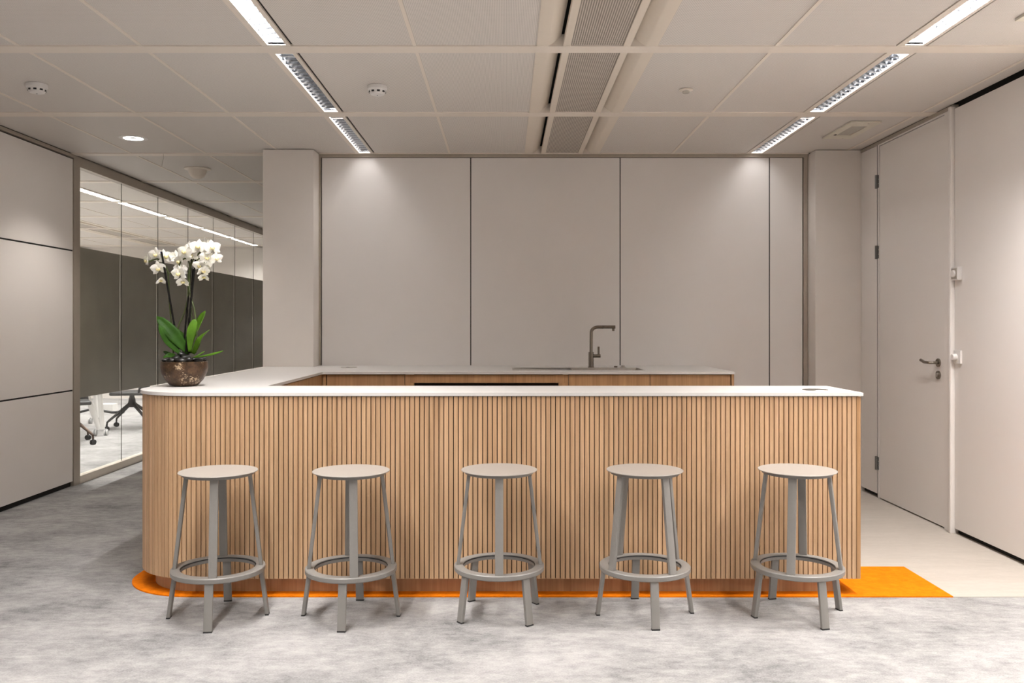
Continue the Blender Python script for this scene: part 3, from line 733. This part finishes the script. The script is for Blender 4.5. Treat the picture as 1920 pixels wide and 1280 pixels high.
# ------------------------------------------------------------------ orchid
OXc, OYc = -1.712, 4.66
orch = thing('potted_orchid', 'white orchid in a speckled brown bowl on the rounded bar corner', 'plant', (OXc, OYc, ZT1))
K = OYc / F_PX
def op(cx, cy, dy=0.0):
    """a point given in the close-up of the photo, as an offset from the bowl's foot at its own depth"""
    px, py = 240 + cx / 3.877, 430 + cy / 3.879
    k = (OYc + dy) / F_PX
    return Vector(((px - VPX) * k - OXc, dy, CAM_H - (py - VPY) * k - ZT1))
bp = [(0, 0), (.052, 0), (.072, .006), (.098, .035), (.115, .070), (.121, .100), (.120, .130), (.1165, .132), (.113, .130), (.113, .112), (0, .112)]
obj('bowl', bm_lathe(bmesh.new(), bp, 56), 'bowl', orch, True)
obj('soil', bm_lathe(bmesh.new(), [(0, .130), (.06, .127), (.108, .118), (.112, .112), (0, .112)], 32), 'soil', orch, True)
def pebble_mesh(i):
    bm = bmesh.new(); bmesh.ops.create_icosphere(bm, subdivisions=2, radius=1)
    for q in bm.verts: q.co *= 1 + .12 * math.sin(3 * q.co.x + i) * math.cos(2.3 * q.co.y + 2 * i)
    return mesh('pebble', bm, 'pebble', True, 180)
pms = [pebble_mesh(i) for i in range(3)]
pebs = [(0, -.075), (.045, -.065), (-.045, -.07), (.085, -.025), (-.085, -.025), (.02, -.03), (-.025, -.045), (.06, .01), (-.065, .02), (.0, .03), (.075, .045), (-.04, .065), (.035, .07), (-.01, -.005), (.09, .005), (-.09, .03), (.015, -.085)]
for i, (x, y) in enumerate(pebs):
    o = link('pebble', pms[i % 3], orch, (x, y, .136 + .030 * max(0, 1 - math.hypot(x, y) / .085) + .006 * random.random()), (random.uniform(-.3, .3), random.uniform(-.3, .3), random.uniform(0, PI)))
    o.scale = (random.uniform(.022, .032), random.uniform(.016, .022), random.uniform(.011, .016))
def leaf(path, wmax, mat, fold=.25, twist=None):
    """path: vectors base to tip; broad strap leaf with a mid-rib fold"""
    n = 14; P = [Vector(p) for p in path]
    def bez(t):
        q = P[:]
        while len(q) > 1: q = [q[i].lerp(q[i + 1], t) for i in range(len(q) - 1)]
        return q[0]
    bm = bmesh.new(); rows_ = []
    side0 = twist or Vector((1, 0, 0))
    for i in range(n + 1):
        t = i / n; c = bez(t); tg = (bez(min(1, t + .02)) - bez(max(0, t - .02))).normalized()
        side = (side0 - tg * side0.dot(tg)).normalized(); nr = side.cross(tg)
        wd = wmax * (min(1, (.30 + 1.25 * t)) if t < .56 else 1.0) * (math.sqrt(max(0, 1 - ((t - .55) / .45) ** 2)) if t > .55 else 1) + .0008
        rows_.append([bm.verts.new(c + side * (wd / 2 * u) + nr * (fold * wd / 2 * abs(u))) for u in (-1, -.66, -.3, 0, .3, .66, 1)])
    for a, b_ in zip(rows_[:-1], rows_[1:]):
        for k in range(6): bm.faces.new([a[k], a[k + 1], b_[k + 1], b_[k]])
    o = obj('leaf', bm, mat, orch, True)
    md = o.modifiers.new('thick', 'SOLIDIFY'); md.thickness = .0022
    return o
R2 = Vector((.8, .5, .35)).normalized()
leaf([op(435, 900), op(390, 830, -.01), op(330, 760, -.03), op(208, 630, -.02)], .070, 'leaf', twist=Vector((.75, .5, .55)))
leaf([op(380, 905, -.02), op(330, 850, -.03), op(280, 820, -.05), op(225, 690, -.05)], .048, 'leaf', twist=Vector((.6, .7, .4)))
leaf([op(440, 905, .02), op(420, 850, .05), op(390, 800, .07), op(330, 720, .10)], .060, 'leaf', twist=Vector((.8, .3, .4)))
leaf([op(455, 900, .01), op(450, 780, .01), op(500, 720, .02), op(562, 590, .03)], .068, 'leaf_light', twist=Vector((.8, -.45, .35)))
leaf([op(450, 890, -.03), op(445, 800, -.04), op(460, 720, -.05), op(490, 650, -.03)], .046, 'leaf_light', twist=Vector((.9, .4, .1)))
leaf([op(475, 905, -.01), op(490, 850, -.03), op(530, 790, -.06), op(592, 728, -.08)], .050, 'leaf_light', twist=Vector((.7, -.5, .6)))
leaf([op(480, 930, -.03), op(560, 915, -.06), op(620, 900, -.09), op(694, 880, -.12)], .022, 'leaf_light', twist=Vector((.1, .8, .5)))
leaf([op(470, 930, -.04), op(510, 915, -.07), op(530, 890, -.09), op(556, 885, -.10)], .024, 'leaf_light', twist=Vector((.3, .7, .5)))
leaf([op(360, 925, -.03), op(320, 905, -.07), op(290, 915, -.10), op(255, 935, -.11)], .026, 'leaf', twist=Vector((.2, .8, .5)))
leaf([op(350, 935, .0), op(310, 915, .03), op(290, 900, .05), op(256, 885, .06)], .022, 'leaf', twist=Vector((.2, .8, .5)))
def stem(name, pts, r, mat):
    P = [Vector(p) for p in pts]; out = []
    for i in range(len(P) - 1):
        p0 = P[max(i - 1, 0)]; p1 = P[i]; p2 = P[i + 1]; p3 = P[min(i + 2, len(P) - 1)]
        for s in range(6):
            t = s / 6.0
            out.append(.5 * ((2 * p1) + (p2 - p0) * t + (2 * p0 - 5 * p1 + 4 * p2 - p3) * t * t + (3 * p1 - p0 - 3 * p2 + p3) * t ** 3))
    out.append(P[-1])
    return obj(name, bm_tube(bmesh.new(), out, r, 8), mat, orch, True)
stem('cane', [op(372, 900, .01), op(243, 160, -.05)], .0054, 'cane')
stem('stem', [op(330, 900, .02), op(318, 720, .02), op(300, 520, .01), op(296, 380, .0), op(285, 300, -.01), op(255, 245, -.02), op(215, 215, -.03), op(150, 235, -.035)], .0042, 'stem')
stem('cane', [op(402, 890, .02), op(462, 215, .02)], .0052, 'cane')
stem('cane', [op(420, 890, -.01), op(490, 220, -.02)], .0052, 'cane')
stem('cane', [op(445, 900, .0), op(438, 800, .0), op(475, 260, -.01)], .0050, 'cane')
stem('stem', [op(345, 890, .03), op(365, 710, .03), op(400, 630, .03), op(435, 500, .02), op(440, 330, .01), op(465, 240, .0), op(500, 190, -.02), op(560, 150, -.03), op(640, 200, -.04)], .0044, 'stem')
stem('stem', [op(490, 900, -.01), op(502, 790, -.02), op(485, 600, -.02), op(460, 500, -.01), op(445, 400, .0), op(450, 280, .0), op(430, 210, -.02), op(380, 240, -.04), op(370, 330, -.045)], .0044, 'stem')
stem('stem', [op(445, 895, .01), op(470, 700, .02), op(455, 540, .02), op(468, 400, .02), op(490, 250, .02), op(530, 210, .03), op(560, 260, .03), op(555, 340, .02)], .0034, 'stem')
stem('stem', [op(290, 300, -.01), op(302, 320, -.02), op(330, 315, -.03)], .0022, 'stem')
def petal_mesh(ln, wd, cup, point=1.0, ruf=0.0):
    """petal along +x in the x-y plane, z = towards the viewer of the flower"""
    bm = bmesh.new(); nu, nv = 8, 6; g = []
    for i in range(nu + 1):
        t = i / nu; row = []
        hw_ = wd / 2 * (math.sin(PI * min(1, t ** .75 * .985 + .012)) ** .62) if point < 1.5 else wd / 2 * math.sin(PI * (t * .97 + .02)) ** .9
        for j in range(nv + 1):
            u = j / nv * 2 - 1
            row.append(bm.verts.new((ln * t, hw_ * u, cup * (t * t) - .10 * wd * (u * u) + ruf * math.sin(5 * u + 4 * t) * t)))
        g.append(row)
    for a, b_ in zip(g[:-1], g[1:]):
        for j in range(nv): bm.faces.new([a[j], a[j + 1], b_[j + 1], b_[j]])
    return mesh('petal', bm, 'petal', True, 180)
pet = petal_mesh(.046, .050, .006, 1.0, .0015); sep = petal_mesh(.044, .028, -.004, 2.0, .0008)
bm = bmesh.new(); bmesh.ops.create_uvsphere(bm, u_segments=10, v_segments=7, radius=1)
for q in bm.verts: q.co = Vector((q.co.x * .008, q.co.y * .008 - .006, q.co.z * .010 + .010))
for s in (-1, 1):
    rr = bmesh.ops.create_uvsphere(bm, u_segments=8, v_segments=6, radius=1)
    for q in rr['verts']: q.co = Vector((q.co.x * .004 + s * .009, q.co.y * .008 - .001, q.co.z * .007 + .012))
lipm = mesh('lip', bm, 'lip', True, 180)
hub = bmesh.new(); bmesh.ops.create_uvsphere(hub, u_segments=10, v_segments=7, radius=.007); hubm = mesh('column', hub, 'petal', True, 180)
def flower(pos, yaw, pitch, s=1.0, roll=0.0, closed=0.0):
    # local z = facing direction (towards -y in the scene for yaw 0), local y = up
    rot = Matrix.Rotation(math.radians(yaw), 4, 'Z') @ Matrix.Rotation(PI / 2 - math.radians(pitch), 4, 'X') @ Matrix.Rotation(math.radians(roll), 4, 'Z')
    f = link('flower', hubm, orch); f.matrix_local = Matrix.Translation(pos) @ rot @ Matrix.Scale(s, 4)
    for ang, me, dz in ((90, sep, -.002), (215, sep, -.002), (325, sep, -.002), (18, pet, .001), (162, pet, .001)):
        p = link('petal', me, f)
        p.matrix_local = Matrix.Translation((0, 0, dz)) @ Matrix.Rotation(math.radians(ang), 4, 'Z') @ Matrix.Rotation(-math.radians(closed + random.uniform(-5, 9)), 4, 'Y') @ Matrix.Translation((.003, 0, 0))
    link('lip', lipm, f)
fl = [(205, 185, -.03, -10, -5, .95, 0, 5), (268, 200, -.01, 55, 10, 1.0, 5, 12), (140, 228, -.04, -55, 0, .85, -8, 15), (222, 285, -.04, 5, -20, .95, 10, 5), (238, 365, -.03, 30, -45, .75, 0, 35),
      (415, 165, -.05, -15, 5, 1.05, -5, 3), (512, 130, -.05, 5, 10, 1.1, 0, 0), (612, 135, -.05, 25, 5, 1.05, 8, 3), (378, 235, -.03, -45, -5, 1.05, 0, 8), (372, 322, -.06, -12, -10, 1.0, 5, 3),
      (400, 375, -.02, 10, -40, .9, 0, 25), (462, 190, -.03, -5, 0, .9, 12, 10), (520, 265, -.02, 10, -15, .85, -10, 12), (572, 205, -.04, 30, -12, 1.0, 0, 10), (640, 212, -.05, 50, -8, .85, 10, 15), (552, 340, .0, 10, -50, .8, 0, 30),
      (350, 200, .02, -120, 0, .9, 0, 10), (450, 140, .04, 170, 5, .95, 0, 5), (560, 260, .04, 160, -5, .95, 0, 8), (385, 290, .03, -150, -5, .9, 0, 8), (545, 300, -.01, 40, -30, .85, 0, 20), (570, 110, .03, 150, 10, .9, 0, 5)]
for cx_, cy_, dy, yaw, pit_, s, ro, clo in fl:
    flower(op(cx_, cy_, dy), yaw, pit_, s * .92, ro, clo)

# ------------------------------------------------------------------ office furniture behind the glass
def caster(parent, loc, ang, r=.028, col='chair_black', hubcol=None):
    bm = bmesh.new(); ca, sa = math.cos(ang), math.sin(ang)
    for s in (-.013, .013):
        c = Vector((loc[0] - sa * s, loc[1] + ca * s, r)); ax = Vector((-sa, ca, 0))
        bm_tube(bm, [c - ax * .008, c + ax * .008], r, 16)
    bm_box(bm, loc[0] - .009, loc[0] + .009, loc[1] - .009, loc[1] + .009, r, r * 2.2)
    return obj('caster', bm, col, parent, True)
def office_chair(x, y, rz, leg_mat, shell_mat, label):
    t = thing('office_chair', label, 'chair', (x, y, 0), rz, 'meeting chairs behind the glass')
    obj('hub', bm_lathe(bmesh.new(), [(0, .27), (.040, .27), (.048, .30), (.040, .37), (.030, .40), (.030, .43), (0, .43)], 20), leg_mat, t, True)
    for i in range(4):
        a = PI / 4 + PI / 2 * i; c, s = math.cos(a), math.sin(a)
        lg = obj('base_leg', bm_tube(bmesh.new(), [(c * .03, s * .03, .315), (c * .20, s * .20, .20), (c * .31, s * .31, .125), (c * .335, s * .335, .105), (c * .34, s * .34, .06)], [.022, .018, .014, .012, .010], 10), leg_mat, t, True)
        caster(lg, (c * .34, s * .34), a + PI / 2)
    bm = bmesh.new(); bm_box(bm, -.23, .23, -.22, .22, .43, .475, .02, 3); obj('seat', bm, shell_mat, t, True)
    bm = bmesh.new(); n = 10; A = []
    for k in range(n + 1):
        u = (k / n - .5) * 2; row = []
        for j in range(6):
            v = j / 5; row.append(bm.verts.new((u * (.235 - .03 * v), .20 + .05 * v - .07 * u * u, .46 + .36 * v)))
        A.append(row)
    for p, q in zip(A[:-1], A[1:]):
        for j in range(5): bm.faces.new([p[j], p[j + 1], q[j + 1], q[j]])
    o = obj('backrest', bm, shell_mat, t, True); md = o.modifiers.new('thick', 'SOLIDIFY'); md.thickness = .018
    return t
office_chair(-4.72, 11.05, .19 - PI / 2, 'chair_black', 'chair_black', 'black swivel chair on four casters seen under the grey band')
office_chair(-4.83, 9.62, .55, 'bronze', 'chair_black', 'chair with dark bronze caster legs beside the left panels')
office_chair(-6.55, 12.3, 1.2, 'chair_black', 'chair_black', 'black chair deep in the office beside the left panels')
t = thing('folding_table', 'white flip top table on casters behind the glass', 'table', (-4.78, 10.32, 0), math.atan2(.67, 1.3))
obj('table_top', bm_box(bmesh.new(), -.40, .10, -.20, 1.70, .72, .745, .004), 'office_white', t)
for yy in (0.0, 1.46):
    lg = obj('leg', bm_tube(bmesh.new(), [(.02, yy, .075), (-.02, yy, .72)], .028, 14), 'office_white', t, True)
    caster(lg, (.06, yy), 1.3, .036, 'caster')
    lg = obj('leg', bm_tube(bmesh.new(), [(-.01, yy, .075), (-.22, yy + .05, .72)], .030, 14), 'office_white', t, True)
    caster(lg, (-.06, yy), 1.3, .036, 'caster')
t = thing('floor_box', 'low white box with a black cable on the office floor', 'box', (-5.95, 13.1, 0))
obj('body', bm_box(bmesh.new(), -.10, .10, -.09, .09, 0, .13, .006), 'office_white', t)
obj('cable', bm_tube(bmesh.new(), [(-.30, -.25, .03), (-.1, -.30, .08), (.05, -.28, .05), (.2, -.32, .03), (.35, -.25, .03)], .018, 8), 'chair_black', t, True)
